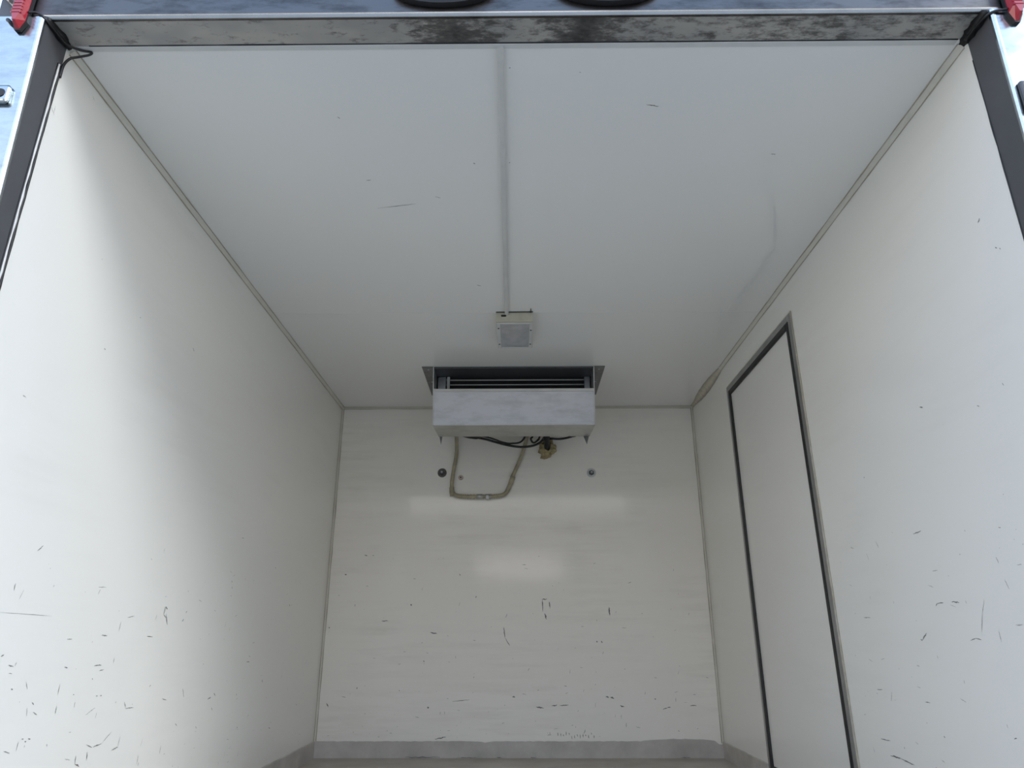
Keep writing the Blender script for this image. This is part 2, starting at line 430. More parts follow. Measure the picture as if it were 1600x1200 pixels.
# scuffs and scratches: each list holds (a0, b0, a1, b1, width) on the wall's plane
MARKS = {'L':[(0.357,0.717,0.372,0.73,0.0023),(0.402,0.695,0.403,0.695,0.0018),(0.41,0.687,0.411,0.686,0.0023),(0.948,0.609,0.952,0.63,0.0037),(0.952,0.63,0.966,0.624,0.0043),(0.961,0.612,0.979,0.583,0.0043),(0.948,0.609,0.965,0.601,0.0024),(1.09,0.624,1.085,0.618,0.0033),(1.077,0.6,1.068,0.593,0.0039),(0.603,0.661,0.636,0.663,0.0015),(0.655,0.553,0.679,0.552,0.0021),(0.874,0.551,0.905,0.55,0.0023),(0.758,0.596,0.791,0.601,0.0017),(0.521,0.544,0.539,0.544,0.0014),(0.647,0.485,0.679,0.486,0.0026),(0.672,0.473,0.692,0.475,0.0021),(0.532,0.486,0.544,0.484,0.0024),(0.32,0.512,0.328,0.516,0.0025),(0.348,0.496,0.363,0.493,0.0025),(0.354,0.481,0.364,0.48,0.0013),(0.371,0.452,0.377,0.45,0.0021),(0.405,0.426,0.406,0.425,0.0026),(0.412,0.463,0.421,0.448,0.0013),(0.445,0.422,0.453,0.417,0.0022),(0.433,0.413,0.437,0.397,0.0013),(0.455,0.403,0.47,0.396,0.0018),(0.532,0.409,0.532,0.392,0.0019),(0.598,0.411,0.598,0.399,0.0015),(0.648,0.457,0.652,0.455,0.0025),(0.584,0.427,0.589,0.426,0.0019),(0.68,0.418,0.685,0.417,0.0026),(0.696,0.417,0.704,0.416,0.0021),(0.815,0.394,0.825,0.38,0.0022),(0.825,0.378,0.866,0.377,0.0022),(0.932,0.422,0.939,0.427,0.0023),(1.139,0.405,1.155,0.38,0.0032),(1.018,0.386,1.045,0.381,0.0024),(1.332,0.362,1.356,0.366,0.0049),(1.377,0.377,1.391,0.367,0.0043),(1.372,0.334,1.382,0.325,0.0028),(1.578,0.362,1.58,0.355,0.0031),(1.831,0.396,1.837,0.384,0.0059),(1.471,0.41,1.473,0.408,0.003),(1.638,0.465,1.671,0.464,0.0032),(2.072,0.686,2.086,0.679,0.0057),(1.839,0.823,1.846,0.817,0.0036),(1.402,0.736,1.406,0.73,0.003),(1.411,0.717,1.415,0.709,0.003),(1.411,0.687,1.416,0.684,0.003),(1.123,0.313,1.137,0.305,0.0025),(1.269,0.29,1.276,0.283,0.0033),(1.621,0.25,1.627,0.246,0.0038),(1.968,0.211,1.991,0.205,0.0035),(0.778,0.33,0.742,0.309,0.0016),(0.742,0.309,0.707,0.305,0.0031),(0.702,0.305,0.677,0.314,0.002),(0.686,0.298,0.688,0.28,0.004),(0.642,0.296,0.643,0.28,0.0029),(0.644,0.279,0.663,0.272,0.0034),(0.793,0.287,0.821,0.291,0.0027),(0.822,0.314,0.82,0.292,0.0011),(0.429,0.351,0.427,0.333,0.0013),(0.437,0.355,0.443,0.354,0.0026),(0.457,0.353,0.465,0.351,0.0026),(0.448,0.349,0.453,0.348,0.0026),(0.39,0.339,0.41,0.333,0.0017),(0.524,0.335,0.526,0.33,0.0018),(0.65,0.379,0.685,0.392,0.0015),(0.29,0.593,0.451,0.591,0.0008),(1.446,0.889,1.462,0.89,0.0031),(0.433,1.207,0.439,1.206,0.0031),(0.554,1.348,0.557,1.348,0.0029),(0.351,1.407,0.353,1.407,0.0021),(0.861,1.391,0.872,1.381,0.0027),(0.207,1.009,0.217,1.008,0.0013),(0.08,1.622,0.094,1.613,0.001),(0.09,1.635,0.091,1.616,0.0007),(0.189,1.753,0.201,1.746,0.0011)],
    'B':[(-0.816,0.963,-0.799,0.96,0.0049),(-0.912,0.866,-0.905,0.859,0.0082),(-0.307,0.866,-0.301,0.857,0.0065),(-0.556,0.714,-0.553,0.705,0.008),(-0.219,0.752,-0.217,0.744,0.0065),(0.127,0.736,0.152,0.736,0.0064),(0.127,0.736,0.13,0.675,0.0048),(0.163,0.725,0.167,0.69,0.0048),(0.139,0.667,0.147,0.637,0.008),(-0.073,0.599,-0.065,0.547,0.0048),(-0.065,0.547,-0.042,0.51,0.0047),(0.473,0.697,0.474,0.657,0.0064),(0.4,0.532,0.405,0.526,0.0063),(0.424,0.532,0.431,0.524,0.0063),(-0.704,0.63,-0.669,0.632,0.0048),(-0.45,0.574,-0.414,0.568,0.0063),(-0.48,0.44,-0.475,0.433,0.0047),(-0.953,0.244,-0.944,0.226,0.0062),(-0.809,0.315,-0.805,0.309,0.0062),(-0.595,0.303,-0.594,0.298,0.0062),(-0.451,0.226,-0.445,0.219,0.0092),(-0.329,0.251,-0.242,0.258,0.0031),(-0.029,0.272,-0.015,0.269,0.0077),(0.089,0.225,0.127,0.221,0.0061),(0.165,0.23,0.193,0.234,0.0061),(0.204,0.232,0.25,0.234,0.0046),(0.435,0.272,0.451,0.269,0.0077),(0.458,0.269,0.477,0.265,0.0077),(0.505,0.232,0.525,0.225,0.0077),(0.678,0.264,0.683,0.259,0.0092),(0.739,0.225,0.754,0.224,0.0061),(0.851,0.231,0.882,0.232,0.0046),(-0.409,0.082,-0.355,0.092,0.0061),(0.784,0.122,0.788,0.116,0.0045),(-0.974,0.6,-0.969,0.596,0.0064),(0.715,0.215,0.739,0.222,0.0046),(0.193,0.112,0.194,0.097,0.0033),(0.207,0.109,0.208,0.094,0.0033),(0.22,0.104,0.222,0.095,0.0033),(0.234,0.116,0.235,0.098,0.0033),(0.248,0.111,0.249,0.1,0.0033),(0.261,0.097,0.262,0.083,0.0033),(0.275,0.1,0.276,0.086,0.0033),(0.288,0.104,0.29,0.094,0.0033),(0.302,0.104,0.303,0.085,0.0033),(0.316,0.106,0.317,0.089,0.0033),(0.329,0.103,0.33,0.095,0.0033),(0.343,0.102,0.344,0.086,0.0033),(0.357,0.111,0.358,0.102,0.0033),(0.37,0.1,0.371,0.086,0.0033)],
    'R':[(0.635,0.616,0.626,0.622,0.0025),(0.626,0.622,0.601,0.622,0.0025),(0.567,0.623,0.539,0.62,0.0037),(0.73,0.541,0.722,0.539,0.0033),(0.722,0.54,0.697,0.556,0.0033),(0.527,0.539,0.506,0.544,0.0018),(0.506,0.544,0.487,0.54,0.0017),(0.448,0.621,0.465,0.594,0.0011),(0.465,0.594,0.481,0.556,0.0011),(0.672,0.791,0.634,0.793,0.0027),(0.867,0.798,0.856,0.779,0.0015),(1.012,0.6,0.971,0.599,0.0023),(0.869,0.981,0.867,0.977,0.0061),(0.734,0.586,0.734,0.584,0.0027),(1.082,0.389,1.08,0.387,0.0038),(0.922,0.409,0.933,0.385,0.0021),(1.003,0.41,0.972,0.412,0.0022),(1.027,0.284,0.975,0.285,0.0029),(0.988,0.249,0.933,0.249,0.0043),(0.933,0.249,0.87,0.243,0.0035),(0.905,0.28,0.905,0.275,0.0034),(0.773,0.351,0.772,0.348,0.0033),(0.708,0.328,0.705,0.324,0.0038),(0.451,0.353,0.442,0.356,0.0027),(0.763,0.397,0.74,0.397,0.002),(0.35,0.76,0.342,0.758,0.0017),(0.178,1.394,0.185,1.387,0.0036),(0.157,1.309,0.152,1.304,0.0025),(0.146,1.301,0.144,1.297,0.0025),(0.235,1.037,0.232,1.03,0.0015),(0.326,1.018,0.319,1.014,0.0021),(0.534,1.082,0.52,1.077,0.0036)],
    'C':[(0.326,0.272,0.359,0.279,0.0032),(-0.432,0.571,-0.417,0.568,0.0028),(-0.425,0.709,-0.304,0.687,0.0024),(-0.241,0.651,-0.226,0.658,0.0029),(-0.117,0.493,-0.113,0.499,0.0036),(-0.013,0.149,-0.011,0.151,0.0037),(-0.039,0.229,-0.038,0.232,0.0039),(-0.017,0.492,-0.015,0.495,0.0036),(-0.451,0.307,-0.446,0.314,0.0024),(-0.148,1.209,-0.131,1.219,0.0036),(0.15,0.164,0.155,0.166,0.0022),(0.699,0.464,0.712,0.466,0.0026)]}
def scuffs(name, marks, put, parent, mat=M_SCUFF):
    bm = bmesh.new(); r = random.Random(11)
    for a0, b0, a1, b1, w in marks:
        d = Vector((a1 - a0, b1 - b0)); ln = d.length
        if ln < 0.4 * w: d = Vector((1, 0.3)).normalized() * w; a0 -= d.x / 2; b0 -= d.y / 2; ln = w
        n = max(2, min(10, int(ln / max(w, 0.002)) + 2)); px = Vector((-d.y, d.x)).normalized()
        up, dn = [], []
        for i in range(n + 1):
            t = i / n; c = Vector((a0, b0)) + d * t + px * w * r.uniform(-0.25, 0.25)
            hw = w * 0.5 * (0.25 + 0.75 * math.sin(math.pi * min(1, max(0.0, t)))) * r.uniform(0.5, 1.1)
            up.append(c + px * hw); dn.append(c - px * hw)
        V = [bm.verts.new(put(v.x, v.y)) for v in up] + [bm.verts.new(put(v.x, v.y)) for v in reversed(dn)]
        try: bm.faces.new(V)
        except ValueError: pass
    bmesh.ops.triangulate(bm, faces=bm.faces)
    o = obj(name, bm, mat, parent); o['kind'] = 'stuff'; return o
scuffs('scuff_marks', MARKS['L'], lambda a, b: (-W + 0.0006, a, b), wl)
scuffs('scuff_marks', MARKS['B'], lambda a, b: (a, D - 0.0006, b), wb)
scuffs('scuff_marks', MARKS['R'], lambda a, b: (W - 0.0006, a, b), wr)
def sprinkle(n, a0, a1, b0, b1, seed, w):
    r = random.Random(seed); o = []
    for _ in range(n):
        a = r.uniform(a0, a1); b = b0 + (b1 - b0) * r.random() ** 1.5; l = r.choice((0.003, 0.005, 0.008, 0.014, 0.022)); g = r.choice((0, 0.1, 0.3, 1.2, 1.5, -0.2))
        o.append((a, b, a + l * math.cos(g), b + l * math.sin(g), w * r.uniform(0.6, 1.4)))
    return o
M_FAINT = plain('faint_scuff', (0.50, 0.49, 0.46), 0.6, 0, 0.3, 60)
scuffs('faint_scuffs', sprinkle(150, 0.25, 2.5, 0.10, 0.80, 1, 0.0022), lambda a, b: (-W + 0.0004, a, b), wl, M_FAINT)
scuffs('faint_scuffs', sprinkle(140, -0.95, 0.95, 0.09, 1.0, 2, 0.003), lambda a, b: (a, D - 0.0004, b), wb, M_FAINT)
scuffs('faint_scuffs', sprinkle(80, 0.25, 1.15, 0.05, 0.85, 3, 0.0022), lambda a, b: (W - 0.0004, a, b), wr, M_FAINT)
scuffs('scuff_marks', MARKS['C'], lambda a, b: (a, b, H - 0.0006), ceil)

SM = plain('grey_smudge', (0.765, 0.76, 0.745), 0.35, 0, 0.05, 9)
def streak(pts, w):
    o = []
    for p, q in zip(pts, pts[1:]):
        o.append((p[0], p[1], q[0], q[1], w))
    return o
scuffs('smudges', streak([(0.79, 0.70), (0.868, 0.919)], 0.012) + streak([(0.874, 0.95), (0.876, 1.123), (0.874, 1.309)], 0.02) + streak([(0.80, 1.34), (0.835, 1.50), (0.87, 1.62)], 0.012) + streak([(0.86, 1.25), (0.85, 1.44)], 0.014), lambda a, b: (a, b, H - 0.0004), ceil, SM)
bbk = bpy.data.objects['baseboard_back']
scuffs('dirt_specks', [(-0.105, 0.003, -0.082, 0.004, 0.005), (0.06, 0.002, 0.085, 0.004, 0.005), (0.79, 0.003, 0.83, 0.003, 0.004), (-0.55, 0.004, -0.38, 0.005, 0.006), (-0.30, 0.003, -0.2, 0.003, 0.003)], lambda a, b: (a, D - 0.0068, b), bbk)

# ------------------------------------------------------------------ side door
d1 = empty('door_1', (W, (DY0 + DY1) / 2, DZ0))
tag(d1, 'white flush side door with aluminium frame and black rubber seal', None, None, 'structure')
fw, gw = 0.032, 0.023
# aluminium frame: four profiles, a little proud of the wall
def prof(y0, y1, z0, z1):
    return box(bmesh.new(), W - 0.004, W + T, y0, y1, z0, z1, 0.0025)
obj('frame_profile', prof(DY0, DY0 + fw, DZ0, DZ1), M_ALU, d1)
obj('frame_profile', prof(DY1 - fw * 0.7, DY1, DZ0, DZ1), M_ALU, d1)
obj('frame_profile', prof(DY0 + fw, DY1 - fw * 0.7, DZ1 - fw * 0.75, DZ1), M_ALU, d1)
obj('frame_profile', prof(DY0 + fw, DY1 - fw * 0.7, DZ0, DZ0 + 0.02), M_ALU, d1)
iy0, iy1, iz0, iz1 = DY0 + fw, DY1 - fw * 0.7, DZ0 + 0.02, DZ1 - fw * 0.75
def gasket(y0, y1, z0, z1):
    return box(bmesh.new(), W - 0.0055, W + 0.05, y0, y1, z0, z1, 0.004, 2)
obj('door_seal', gasket(iy0, iy0 + gw, iz0, iz1), M_BLACK, d1)
obj('door_seal', gasket(iy1 - gw, iy1, iz0, iz1), M_BLACK, d1)
obj('door_seal', gasket(iy0 + gw, iy1 - gw, iz1 - gw, iz1), M_BLACK, d1)
obj('door_seal', gasket(iy0 + gw, iy1 - gw, iz0, iz0 + gw), M_BLACK, d1)
obj('door_panel', box(bmesh.new(), W + 0.003, W + T, iy0 + gw, iy1 - gw, iz0 + gw, iz1 - gw), M_DOOR, d1)
# tan sealant line round the near and upper frame edge
obj('caulk_bead', tube(bmesh.new(), [(W - 0.002, DY0 - 0.002, DZ0 + k * (DZ1 - DZ0) / 30) for k in range(31)], lambda i, l: 0.003 * rs.uniform(0.6, 1.3), 6), M_CAULK, d1, True)
obj('caulk_bead', tube(bmesh.new(), [(W - 0.002, DY0 + k * (DY1 - DY0) / 20, DZ1 + 0.002) for k in range(21)], lambda i, l: 0.0025 * rs.uniform(0.6, 1.3), 6), M_TRIM, d1, True)

# ------------------------------------------------------------------ rear frame of the box
fr = empty('rear_door_frame', (0, 0, -0.12))
tag(fr, 'dirty steel frame round the rear opening of the truck box', 'frame')
XO = 1.105                                             # outer edge of the posts
# header beam: rear sheet with rounded lower edge, greasy underside
hd = obj('header_beam', box(bmesh.new(), -XO, XO, 0.012, YJ, H - 0.0005, H + 0.16), M_SOFFIT, fr)
bm = bmesh.new()
R = 0.008
pr = [(0.012, H + 0.16), (0.0, H + 0.16)] + [(R - R * math.cos(a), H + R - R * math.sin(a)) for a in [k * math.pi / 2 / 6 for k in range(7)]] + [(0.012, H)]
prism(bm, pr, -XO + 0.05, XO - 0.05, 'x')
obj('header_sheet', bm, M_STEEL, hd)
bm = bmesh.new()
arc = [k * math.pi / 2 / 6 for k in range(1, 6)]
prism(bm, [(R - (R + 0.0007) * math.cos(a), H + R - (R + 0.0007) * math.sin(a)) for a in arc] + [(R - (R - 0.001) * math.cos(a), H + R - (R - 0.001) * math.sin(a)) for a in reversed(arc)], -W - 0.02, W + 0.02, 'x')
obj('edge_highlight', bm, M_EDGE, hd)  # bright strip painted as the highlight along the rounded lower edge
obj('ceiling_edge_lip', box(bmesh.new(), -W + 0.02, W - 0.02, YJ, YJ + 0.014, H - 0.003, H + 0.01, 0.001), M_PVC, hd)
# posts: the inner face is dull grey, the rear face bright steel; the rear edge leans in slightly
def post(side, taper):
    s = side; bm = bmesh.new()
    def yr(z): return 0.0 + taper * (1 - z / H)
    V = []
    for z in (-0.12, H + 0.16):
        y0 = yr(z)
        V.append([bm.verts.new((s * x, y, z)) for x, y in ((W, y0 + 0.003), (W, YJ), (XO, YJ), (XO, y0 + 0.003))])
    a, b = V
    for k in range(4): bm.faces.new((a[k], a[(k + 1) % 4], b[(k + 1) % 4], b[k]))
    bm.faces.new(a[::-1]); bm.faces.new(b)
    p = obj('post', bm, M_JAMB, fr)
    bm = bmesh.new(); V = []
    for z in (-0.12, H - 0.001):
        y0 = yr(z)
        V.append([bm.verts.new((s * x, y, z)) for x, y in ((W - 0.0006, y0 + 0.0045), (W - 0.0006, y0 - 0.001), (W + 0.003, y0 - 0.004), (XO, y0 - 0.004), (XO, y0 + 0.0045))])
    a, b = V
    for k in range(5): bm.faces.new((a[k], a[(k + 1) % 5], b[(k + 1) % 5], b[k]))
    bm.faces.new(a[::-1]); bm.faces.new(b)
    obj('post_sheet', bm, M_POST, p)
    bm = bmesh.new(); V = []
    for z in (-0.12, H - 0.004):
        y0 = yr(z)
        V.append([bm.verts.new((s * x, y, z)) for x, y in ((W - 0.0009, y0 + 0.002), (W - 0.0009, y0 - 0.0014), (W + 0.003, y0 - 0.0046), (W + 0.007, y0 - 0.0046), (W + 0.007, y0 - 0.004), (W + 0.003, y0 + 0.002))])
    a, b = V
    for k in range(6): bm.faces.new((a[k], a[(k + 1) % 6], b[(k + 1) % 6], b[k]))
    bm.faces.new(a[::-1]); bm.faces.new(b)
    obj('edge_highlight', bm, M_EDGE, p)  # bright strip stands in for the highlight on the post's chamfer
    return p, yr
pl, yl = post(-1, 0.075)
prr, yrr = post(1, 0.045)
obj('sill', box(bmesh.new(), -W, W, -0.01, YJ, -0.12, 0.002, 0.004), M_ALU, fr)
# white sealant strip and black gap between left post and wall; thin black joint on the right
def strip(pts, rad, mat, parent, name, seg=6):
    return obj(name, tube(bmesh.new(), pts, rad, seg), mat, parent, True)
zs = [0.02 + k * (H - 0.06 - 0.02) / 60 for k in range(61)]
strip([(-W + 0.0012, 0.0685 + rs.uniform(-0.0006, 0.0006), z) for z in zs], lambda i, l: 0.0028 * rs.uniform(0.7, 1.25), M_WHITESEAL, pl, 'white_sealant_strip')
strip([(-W + 0.001, 0.0745 + rs.uniform(-0.0006, 0.0006), z) for z in zs], lambda i, l: 0.0028 * rs.uniform(0.8, 1.25), M_BLACK, pl, 'black_joint')
strip([(-W + 0.001, 0.0648, z) for z in zs], lambda i, l: 0.0014 * rs.uniform(0.8, 1.25), M_BLACK, pl, 'black_joint')
strip([(W - 0.0002, YJ, z) for z in zs], lambda i, l: 0.0016 * rs.uniform(0.6, 1.25), M_BLACK, prr, 'black_joint')
strip([(x, YJ - 0.001, H - 0.0004) for x in [-W + 0.05 + k * (2 * W - 0.07) / 40 for k in range(41)]], lambda i, l: 0.0018 * rs.uniform(0.6, 1.25), M_BLACK, hd, 'black_joint')
# smears of black sealant in the two upper corners
def corner_smear(side, y0, y1, w, parent):
    bm = bmesh.new(); prev = None; r = random.Random(3 if side > 0 else 4)
    for i in range(13):
        t = i / 12; y = y0 + (y1 - y0) * t
        k = w * (0.45 + 0.75 * math.sin(math.pi * (0.15 + 0.8 * t))) * r.uniform(0.85, 1.12)
        x = side * W
        ring = [bm.verts.new(v) for v in ((x, y, H), (x - side * k, y, H - 0.0015), (x - side * k * 0.5, y, H - k * 0.45), (x - side * 0.0015, y, H - k * 0.8))]
        if prev:
            for q in range(4): bm.faces.new((prev[q], prev[(q + 1) % 4], ring[(q + 1) % 4], ring[q]))
        else: bm.faces.new(ring)
        prev = ring
    bm.faces.new(prev[::-1])
    return obj('black_sealant', bm, M_BLACK, parent, True)
corner_smear(-1, 0.002, 0.085, 0.014, pl)
corner_smear(1, 0.0, 0.092, 0.017, prr)

# ------------------------------------------------------------------ red corner lamps on the posts
def corner_lamp(side, label):
    xc = side * 1.043; z0 = H - 0.042; hgt = 0.14
    root = empty('marker_lamp', (xc, 0, z0)); tag(root, label, 'lamp', 'red marker lamps on the rear posts')
    def outline(w, zlo, zhi):
        return [(-w, zhi), (w, zhi), (w, zlo + 0.022), (w * 0.35, zlo), (-w * 0.35, zlo), (-w, zlo + 0.022)]
    bm = bmesh.new()
    prism(bm, [(xc + x, z) for x, z in outline(0.0155, z0 - 0.003, z0 + hgt)], -0.010, -0.003, 'y')
    obj('base', bm, M_BLACK, root)
    bm = bmesh.new()
    lo = [bm.verts.new((xc + x, -0.010, z)) for x, z in outline(0.0125, z0, z0 + hgt - 0.003)]
    hi = [bm.verts.new((xc + x * 0.7, -0.026, z)) for x, z in outline(0.0125, z0 + 0.010, z0 + hgt - 0.01)]
    for k in range(6): bm.faces.new((lo[k], lo[(k + 1) % 6], hi[(k + 1) % 6], hi[k]))
    bm.faces.new(hi); bm.faces.new(lo[::-1])
    ln = obj('lens', bm, M_RED, root)
    rib = None
    for k in range(12):                                # raised prisms across the lens
        z = z0 + 0.030 + k * 0.0085
        if rib is None:
            b = bmesh.new(); box(b, xc - 0.0105, xc + 0.0105, -0.0275, -0.020, z - 0.0026, z + 0.0026, 0.0018)
            rib = obj('lens_rib', b, M_RED, ln)
        else:
            c = rib.copy(); COL.objects.link(c); c.location.z = k * 0.0085
    return root
corner_lamp(-1, 'ribbed red marker lamp on the left rear post')
corner_lamp(1, 'ribbed red marker lamp on the right rear post')

# grey bracket behind the left lamp, a bolt head beside it
lb = empty('lamp_bracket', (-1.07, 0, H + 0.03)); tag(lb, 'small grey steel bracket beside the left red marker lamp', 'bracket')
bm = bmesh.new(); prism(bm, [(-1.058, H + 0.01), (-1.105, H + 0.06), (-1.105, H + 0.12), (-1.058, H + 0.12)], -0.014, -0.002, 'y')
obj('plate', bm, M_GALVD, lb)
bm = bmesh.new(); lathe(bm, [(0, 0.010), (0.005, 0.010), (0.006, 0.006), (0.006, 0)], (-1.069, -0.014, H + 0.03), (0, -1, 0), 6); obj('bolt_head', bm, M_ZINC, lb)
st = obj('rubber_stop', tube(bmesh.new(), smooth_path([(-1.071, -0.004, 1.776), (-1.068, -0.010, 1.771), (-1.061, -0.012, 1.763), (-1.055, -0.006, 1.757)], 4), lambda i, l: 0.0042 if i < 5 else 0.003, 8), M_BLACK, None, True)
tag(st, 'short dark rubber stub beside the left red marker lamp', 'stub')

# oval lamps on the header, only their lower rims hang into the picture
def oval_lamp(x, zc, lens, label):
    root = empty('header_lamp', (x, 0, zc)); tag(root, label, 'lamp', 'oval lamps on the header')
    def capsule(w, h, n=28):
        return [(x + math.cos(2 * math.pi * k / n) * w / 2, zc + math.sin(2 * math.pi * k / n) * h / 2) for k in range(n)]
    obj('rubber_base', prism(bmesh.new(), capsule(0.22, 0.090), -0.014, -0.0006, 'y'), M_BLACK, root)
    bm = bmesh.new(); a = capsule(0.20, 0.072); b = capsule(0.15, 0.04)
    va = [bm.verts.new((p[0], -0.014, p[1])) for p in a]; vb = [bm.verts.new((p[0], -0.030, p[1])) for p in b]
    n = len(a)
    for k in range(n): bm.faces.new((va[k], va[(k + 1) % n], vb[(k + 1) % n], vb[k]))
    bm.faces.new(vb); bm.faces.new(va[::-1])
    obj('lens', bm, lens, root, False)
    return root
oval_lamp(-0.152, 1.851, M_BLACK, 'black oval lamp rim on the header, left of centre')
oval_lamp(0.200, 1.852, M_DKRED, 'dark red oval lamp rim on the header, right of centre')

# door keepers on the posts
def keeper(side, z, label):
    xc = -1.042 if side < 0 else 1.026; y = -0.004 + (yl(z) if side < 0 else yrr(z))
    root = empty('door_keeper', (xc, y, z)); tag(root, label, 'latch', 'door keepers on the rear posts')
    obj('plate', box(bmesh.new(), xc - 0.017, xc + 0.017, y - 0.010, y, z - (0.022 if side < 0 else 0.038), z + (0.022 if side < 0 else 0.038), 0.007, 3), M_POST if side < 0 else M_JAMB, root)
    bm = bmesh.new(); lathe(bm, [(0, 0.0015), (0.010, 0.0015), (0.011, 0)], (xc, y - 0.010, z), (0, -1, 0), 16); obj('hole', bm, M_BLACK, root)
    return root
keeper(-1, 1.583, 'small steel door keeper with dark hole on the left post')
keeper(1, 1.556, 'tall dark grey door keeper with black hole on the right post')

# lamp wires at the upper corners
w1 = obj('lamp_wire', tube(bmesh.new(), smooth_path([(-1.030, -0.010, 1.792), (-1.018, -0.007, 1.795), (-1.006, -0.006, 1.790), (-0.997, 0.004, 1.783), (-0.993, 0.03, 1.780), (-0.990, 0.062, 1.779), (-0.972, 0.083, 1.783), (-0.952, 0.090, 1.784), (-0.956, 0.091, 1.777), (-0.978, 0.088, 1.768), (-0.990, 0.082, 1.757), (-0.9965, 0.078, 1.735), (-0.9965, 0.077, 1.70)], 6), 0.0028, 8), M_CABLE, None, True)
tag(w1, 'black wire looped in the upper left corner of the opening', 'wire')
w2 = obj('lamp_wire', tube(bmesh.new(), smooth_path([(1.030, -0.010, 1.779), (1.015, -0.008, 1.778), (1.003, -0.005, 1.777), (0.994, 0.004, 1.776), (0.990, 0.03, 1.777), (0.989, 0.07, 1.778)], 6), 0.0028, 8), M_CABLE, None, True)
tag(w2, 'black wire from the right red marker lamp into the corner', 'wire')

# ------------------------------------------------------------------ ceiling: trunking and lamp
tr = empty('cable_trunking', (-0.03, 0.08, H)); tag(tr, 'narrow white cable trunking along the ceiling to the lamp', 'trunking')
def sweep_box(p0, p1, w, z0, z1, bev):
    bm = bmesh.new(); x0, y0 = p0; x1, y1 = p1
    poly = [(-w / 2, z0), (-w / 2, z1 + bev), (-w / 2 + bev, z1), (w / 2 - bev, z1), (w / 2, z1 + bev), (w / 2, z0)]
    a = [bm.verts.new((x0 + c[0], y0, c[1])) for c in poly]; b = [bm.verts.new((x1 + c[0], y1, c[1])) for c in poly]
    bm.faces.new(a); bm.faces.new(b[::-1])
    for k in range(6): bm.faces.new((a[k], b[k], b[(k + 1) % 6], a[(k + 1) % 6]))
    return bm
obj('channel', sweep_box((-0.0325, 0.085), (-0.0395, 1.452), 0.0135, H, H - 0.007, 0.001), M_PVC, tr)
obj('cover', sweep_box((-0.0325, 0.084), (-0.0395, 1.4505), 0.0150, H - 0.0075, H - 0.0125, 0.0015), M_PVC, tr)

LZ = H - 0.041
lp = empty('ceiling_lamp', (-0.008, 1.58, H)); tag(lp, 'yellowed rectangular bulkhead lamp with grey lens on the ceiling', 'lamp')
bm = bmesh.new()
def frustum(bm, top, bot, z0, z1):
    a = [bm.verts.new((x, y, z0)) for x, y in top]; b = [bm.verts.new((x, y, z1)) for x, y in bot]
    bm.faces.new(a); bm.faces.new(b[::-1]); n = len(a)
    for k in range(n): bm.faces.new((a[k], b[k], b[(k + 1) % n], a[(k + 1) % n]))
frustum(bm, [(-0.083, 1.443), (0.067, 1.443), (0.069, 1.725), (-0.077, 1.725)], [(-0.082, 1.446), (0.066, 1.446), (0.068, 1.720), (-0.075, 1.720)], H, LZ)
hs = obj('housing', bm, M_IVORY, lp)
bm = bmesh.new()                                       # raised clear rim and sagging frosted lens
for x0, x1, y0, y1 in ((-0.082, -0.066, 1.452, 1.716), (0.052, 0.066, 1.452, 1.716), (-0.066, 0.052, 1.700, 1.716), (-0.066, 0.052, 1.452, 1.462)):
    box(bm, x0, x1, y0, y1, LZ - 0.005, LZ, 0.0015)
obj('lens_rim', bm, M_PVC, lp)
bm = bmesh.new(); n = 8
g = [[bm.verts.new((-0.066 + 0.118 * i / n, 1.462 + 0.238 * j / n, LZ - 0.004 - 0.010 * (1 - (2 * i / n - 1) ** 4) * (1 - (2 * j / n - 1) ** 4))) for j in range(n + 1)] for i in range(n + 1)]
for i in range(n):
    for j in range(n): bm.faces.new((g[i][j], g[i + 1][j], g[i + 1][j + 1], g[i][j + 1]))
obj('lens', bm, M_LENS, lp, True)
obj('cable_entry', box(bmesh.new(), -0.062, -0.042, 1.4415, 1.446, LZ + 0.021, LZ + 0.029, 0.001), M_DARKHOLE, hs)
gb = obj('shadow_gap', tube(bmesh.new(), [(-0.083, 1.441, H - 0.001), (-0.03, 1.440, H - 0.0015), (0.067, 1.439, H - 0.001)], 0.0024, 6), M_BLACK, hs)
obj('loose_wire', tube(bmesh.new(), [(0.058, 1.440, H - 0.002), (0.058, 1.425, H - 0.003), (0.0575, 1.408, H - 0.002)], lambda i, l: 0.0035 - 0.0011 * i, 6), M_CABLE, lp)
for x, y in ((-0.074, 1.50), (0.059, 1.52), (-0.074, 1.665), (0.059, 1.665)):
    bm = bmesh.new(); lathe(bm, [(0, 0.002), (0.0035, 0.0015), (0.004, 0)], (x, y, LZ - 0.005), (0, 0, -1), 8); obj('screw', bm, M_DARKHOLE, lp)

# ------------------------------------------------------------------ evaporator (cooling unit)
ev = empty('cooling_unit', (-0.017, 2.2, H)); tag(ev, 'galvanised slim cooling unit hung under the ceiling at the bulkhead', 'cooling unit')
XL, XR = -0.403, 0.372
A = (2.045, H - 0.001); Lp = (2.070, 1.672); B = (2.105, 1.511); C = (2.372, 1.530)
th = 0.002
# side plates with the pointed rear tip hanging below the underside
for x0, x1 in ((XL - 0.004, XL), (XR, XR + 0.004)):
    poly = [A, Lp, B, (2.36, 1.528), (2.385, 1.53), (2.47, 1.60), (2.47, H - 0.001)]
    obj('side_plate', prism(bmesh.new(), poly, x0, x1, 'x'), M_GALVD, ev)
for x0, x1 in ((XL, XL + 0.016), (XR - 0.030, XR)):      # pointed tabs facing the opening
    bm = bmesh.new(); xm = x0 * 0.4 + x1 * 0.6
    prism(bm, [(x0, C[1] + 0.002), (x1, C[1] + 0.002), (xm, C[1] - 0.046)], C[0] + 0.001, C[0] + 0.004, 'y')
    obj('corner_tab', bm, M_ALUD, ev)
